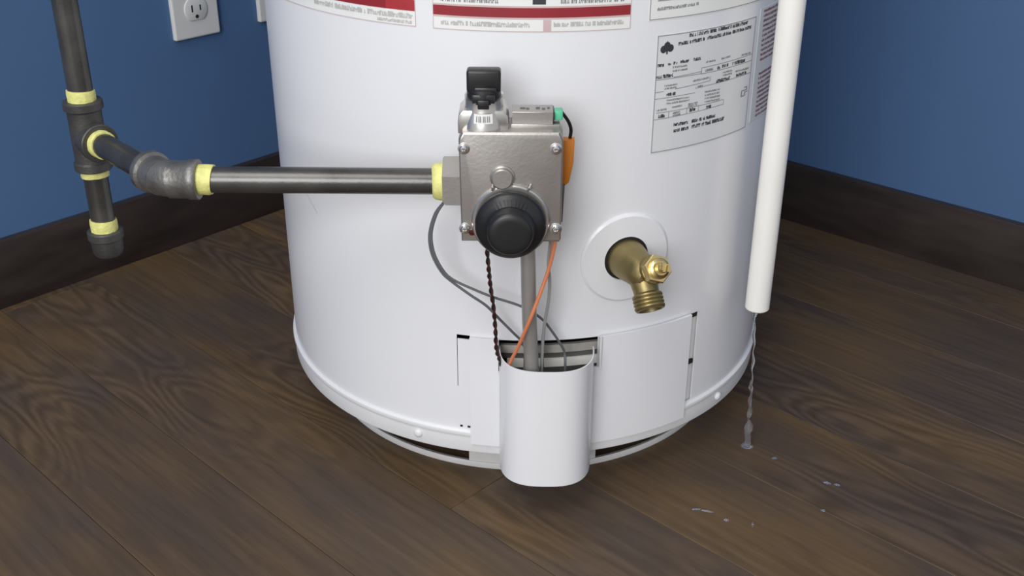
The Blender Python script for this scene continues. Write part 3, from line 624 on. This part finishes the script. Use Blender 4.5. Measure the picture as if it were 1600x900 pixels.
bm = bmesh.new(); lathe(bm, [(0, 0.0036), (0.006, 0.0036), (0.016, 0.0022), (0.0195, 0.0016)], (0.0242, -0.3005, 0.2975), (-0.10, 0.02, -0.99), 16); link('crimp_sleeve', bm, 'pinkcap', H)

# ------------------------------------------------------------------ black gas pipe
G = empty('gas_pipe', (0, 0, 0)); tag(G, 'black iron gas pipe with yellow taped joints, left of the heater', 'pipe')
PR, PZ, PYA = 0.01055, 0.3333, -0.292
T = Vector((-0.3815, -0.1935, PZ)); a45 = math.radians(-45.85); D45 = Vector((math.cos(a45), math.sin(a45), 0))
EL = Vector((T.x + (T.y-PYA)/math.tan(math.radians(45.85)), PYA, PZ))       # where the two level runs meet
def pipe(p0, p1, mt='iron', r=PR):
    bm = bmesh.new(); d = Vector(p1)-Vector(p0); L_ = d.length
    lathe(bm, [(0, r-0.0008), (0.0005, r), (L_*0.5, r), (L_-0.0005, r), (L_, r-0.0008)], p0, d, 40); return link('pipe', bm, mt, G)
def tape(p0, d, L_, r=PR+0.0012, flare=0.0):
    bm = bmesh.new(); random.seed(int(p0[0]*1e5)); seg = 40; a, c, d = frame_of(d); rows = []
    ph = random.random()*6
    for k, (f, rr_) in enumerate([(0, PR-0.001), (0, r), (0.3, r+flare*0.5+0.0003), (0.7, r+flare*0.8), (1, r+flare), (1, PR-0.001)]):
        rg = []
        for i in range(seg):
            an = 2*math.pi*i/seg; sl = 0.0011*math.sin(an+ph) if k in (0, 1) else 0
            rg.append(bm.verts.new(Vector(p0) + d*(f*L_+sl) + (a*math.cos(an)+c*math.sin(an))*(rr_+(random.uniform(-.00025, .00025) if 0 < k < 5 else 0))))
        rows.append(rg)
    for k in range(5):
        for i in range(seg): bm.faces.new((rows[k][i], rows[k][(i+1) % seg], rows[k+1][(i+1) % seg], rows[k+1][i]))
    o = link('thread_tape', bm, 'tape', G, smooth=60); return o
def collar(bm, p, d, l0, r_in, r_out):
    """banded mouth of a cast fitting: body, then a thick rolled rim, open end"""
    lathe(bm, [(0, r_in), (l0-0.0085, r_in), (l0-0.0070, r_out), (l0-0.0008, r_out), (l0, r_out-0.0008), (l0, PR+0.0008), (l0-0.004, PR+0.0004)], p, d, 40)
zup = Vector((0, 0, 1))
# tee
bm = bmesh.new(); collar(bm, T, zup, 0.0335, 0.0146, 0.0168); collar(bm, T, -zup, 0.0290, 0.0146, 0.0162); collar(bm, T, D45, 0.0235, 0.0146, 0.0166)
o = link('tee_fitting', bm, 'fitdark', G); o['label'] = 'dark cast iron tee'
pipe(T+zup*0.024, T+zup*1.95, 'iron'); tape(T+zup*0.0425, -zup, 0.0095)
pipe(T-zup*0.020, T-zup*0.092, 'iron'); tape(T-zup*0.0365, zup, 0.0080)
# cap on the drip leg
bm = bmesh.new(); c0 = T-zup*0.088
lathe(bm, [(0, PR+0.0005), (0, 0.0150), (0.0010, 0.0158), (0.0075, 0.0158), (0.0088, 0.0142), (0.0200, 0.0136), (0.0240, 0.0118), (0.0255, 0.0080), (0.0258, 0.0005)], c0, -zup, 40); o = link('cap', bm, 'fitdark', G); o['label'] = 'dark iron cap at the end of the drip leg'
tape(c0+zup*0.0100, -zup, 0.0102)
# slanting nipple, 45 degree elbow
NE = (EL-T).length
pipe(T+D45*0.014, T+D45*(NE-0.008), 'iron'); tape(T+D45*0.0315, -D45, 0.0085, flare=0.0004)
X = Vector((1, 0, 0))
bm = bmesh.new()
cen = [EL-D45*0.022, EL-D45*0.014] + [EL + (-D45*(1-t)**2 + X*t**2)*0.012 for t in (0.1, 0.3, 0.5, 0.7, 0.9)] + [EL+X*0.014, EL+X*0.022]
sweep(bm, cen, 0.0146, 36)
collar(bm, EL-D45*0.004, -D45, 0.0230, 0.0146, 0.0170); collar(bm, EL+X*0.004, X, 0.0235, 0.0152, 0.0163)
o = link('elbow_fitting', bm, 'fitting', G, smooth=45); o['label'] = 'grey cast iron 45 degree elbow'
pipe(EL+X*0.012, (-0.0560, PYA, PZ), 'iron')
tape(EL+X*0.0385, -X, 0.0115, flare=0.0004)
tape((-0.0735, PYA, PZ), X, 0.0093, r=PR+0.0018, flare=0.0032)

# ------------------------------------------------------------------ white discharge pipe and the water running from it
WX, WY, WZ = 0.2222, -0.1757, 0.1610
bm = bmesh.new(); wr = 0.0114; iv = Vector((-WX, -WY, 0)).normalized()
pts = [Vector((WX, WY, WZ+0.0012)), Vector((WX, WY, 0.4)), Vector((WX, WY, 0.8)), Vector((WX, WY, 1.16))] + [Vector((WX, WY, 1.16)) + zup*0.026*math.sin(a) + iv*0.026*(1-math.cos(a)) for a in [i*math.pi/12 for i in range(1, 7)]]
pts.append(pts[-1]+iv*0.0025)
sweep(bm, pts, wr, 36, cap=False)
lathe(bm, [(0.0012, wr), (0.0, wr-0.0010), (0.0, 0.0085), (0.05, 0.0085)], (WX, WY, WZ), zup, 36, cap0=False)
bmesh.ops.remove_doubles(bm, verts=bm.verts, dist=1e-5)
o = link('discharge_pipe', bm, 'pvc', None); tag(o, 'vertical white plastic discharge pipe ending open beside the heater', 'pipe')
bm = bmesh.new()
a0 = Vector((WX-0.004, WY-0.004, WZ+0.004)); a1 = Vector((0.2290, -0.1722, 0.0005))
path = []
for i in range(61):
    t = i/60; p = a0.lerp(a1, t); p.x = a0.x + (a1.x-a0.x)*t**0.6; p.y = a0.y + (a1.y-a0.y)*t**0.6
    p.x += 0.0006*math.sin(i*0.9); path.append(p)
def wrad(t): return 0.0010 + 0.0005*math.sin(t*37) + (0.0016*math.exp(-((t-0.03)/0.03)**2)) + (0.0007 if t > 0.55 else 0)*(1+math.sin(t*60)) + (0.0016*(1+0.3*math.sin(t*90)) if t > 0.80 else 0)
sweep(bm, path, 0, 10, rfun=wrad)
lathe(bm, [(0.0002, 0.0001), (0.0002, 0.0062), (0.0010, 0.0058), (0.0016, 0.0040), (0.0026, 0.0022), (0.0030, 0.0004)], (0.2290, -0.1722, 0), zup, 20)
o = link('water_trickle', bm, 'water', None, smooth=180); tag(o, 'thin trickle of clear water falling from the white pipe to the floor', 'water')
drops = [(0.2529, -0.1927, .0030, .0020, 20, 'drop of water on the floor nearest to the trickle'), (0.2958, -0.2332, .0042, .0016, -20, 'left one of two small drops of water lying close together right of the trickle'), (0.3050, -0.2361, .0034, .0015, -20, 'right one of two small drops of water lying close together right of the trickle'),
         (0.1636, -0.2760, .0048, .0014, 5, 'long thin splash of water on the planks, leftmost of the drops'), (0.1734, -0.2787, .0062, .0014, -14, 'second long thin splash of water from the left'), (0.1893, -0.2915, .0026, .0020, 0, 'small round drop of water between two long thin splashes'),
         (0.2124, -0.2976, .0034, .0013, 80, 'upright thin splash of water nearest to the photo bottom'), (0.2821, -0.2758, .0022, .0017, 0, 'tiny round drop of water far right of the thin splashes')]
for x, y, ra, rb, an, lb in drops:
    bm = bmesh.new(); bmesh.ops.create_uvsphere(bm, u_segments=16, v_segments=10, radius=1)
    bmesh.ops.bisect_plane(bm, geom=bm.verts[:]+bm.edges[:]+bm.faces[:], plane_co=(0, 0, 0), plane_no=(0, 0, -1), clear_outer=True)
    ed = [e for e in bm.edges if e.is_boundary]; bmesh.ops.holes_fill(bm, edges=ed)
    for v in bm.verts: v.co = Vector((v.co.x*ra, v.co.y*rb*(1+0.3*v.co.x), v.co.z*min(rb, 0.0016)))
    o = link('water_drop', bm, 'water', None, smooth=60); o.location = (x, y, 0.0001); o.rotation_euler = (0, 0, math.radians(an))
    tag(o, lb, 'water drop', 'drops of water splashed on the floor')

# ------------------------------------------------------------------ wall plates on the left wall
LW = Matrix(((UL.x, NL.x, 0, 0), (UL.y, NL.y, 0, 0), (0, 0, 1, 0), (0, 0, 0, 1)))     # local x along the wall, y into it
def on_wall(o, v, z):
    p = -UR*(DL+BT) + UL*v; o.matrix_world = Matrix.Translation(Vector((p.x, p.y, z))) @ LW
def plate(name, v, z, label, cat, socket):
    root = empty(name); on_wall(root, v, z); tag(root, label, cat)
    bm = bmesh.new(); prism(bm, round_rect(-0.035, 0.035, -0.057, 0.057, 0.0025), -0.0062, 0.0, 0.0022, 2); link('cover', bm, 'plate', root, smooth=10)
    bm = bmesh.new(); lathe(bm, [(0, 0.0031), (0.0008, 0.0030), (0.0012, 0.0020)], (0, -0.0062, 0.0 if socket else 0.042), (0, -1, 0), 20); link('screw', bm, 'plate', root)
    if socket:
        for s in (-1, 1):
            zc = s*0.0195; bm = bmesh.new(); pts = []
            for i in range(48):
                a = 2*math.pi*i/48; x, zz_ = 0.0172*math.cos(a), 0.0172*math.sin(a); pts.append((x, zc+max(-0.0142, min(0.0142, zz_))))
            prism(bm, pts, -0.0078, -0.0055, 0.0006); f = link('socket_face', bm, 'plate', root)
            for x, h in ((-0.0063, 0.0045), (0.0063, 0.0036)):
                bm = bmesh.new(); box(bm, x-0.0010, x+0.0010, -0.0081, -0.0070, zc+0.0015-h, zc+0.0015+h); link('slot', bm, 'slot', f, smooth=0)
            bm = bmesh.new(); lathe(bm, [(0, 0.0025), (0.0011, 0.0025)], (0, -0.0070, zc-0.0095), (0, -1, 0), 16); link('ground_hole', bm, 'slot', f)
    else:
        bm = bmesh.new(); box(bm, -0.005, 0.005, -0.0075, -0.0055, -0.012, 0.012, 0.0006); t_ = link('toggle_frame', bm, 'plate', root)
        bm = bmesh.new(); box(bm, -0.0035, 0.0035, -0.017, -0.0060, 0.0, 0.008, 0.001); link('toggle', bm, 'plate', t_)
plate('wall_socket', -0.0172, 0.3373, 'white wall socket plate with two outlets on the blue left wall', 'socket', True)
plate('wall_plate', 0.1185, 0.3385, 'white wall plate mostly hidden behind the left edge of the heater', 'wall plate', False)
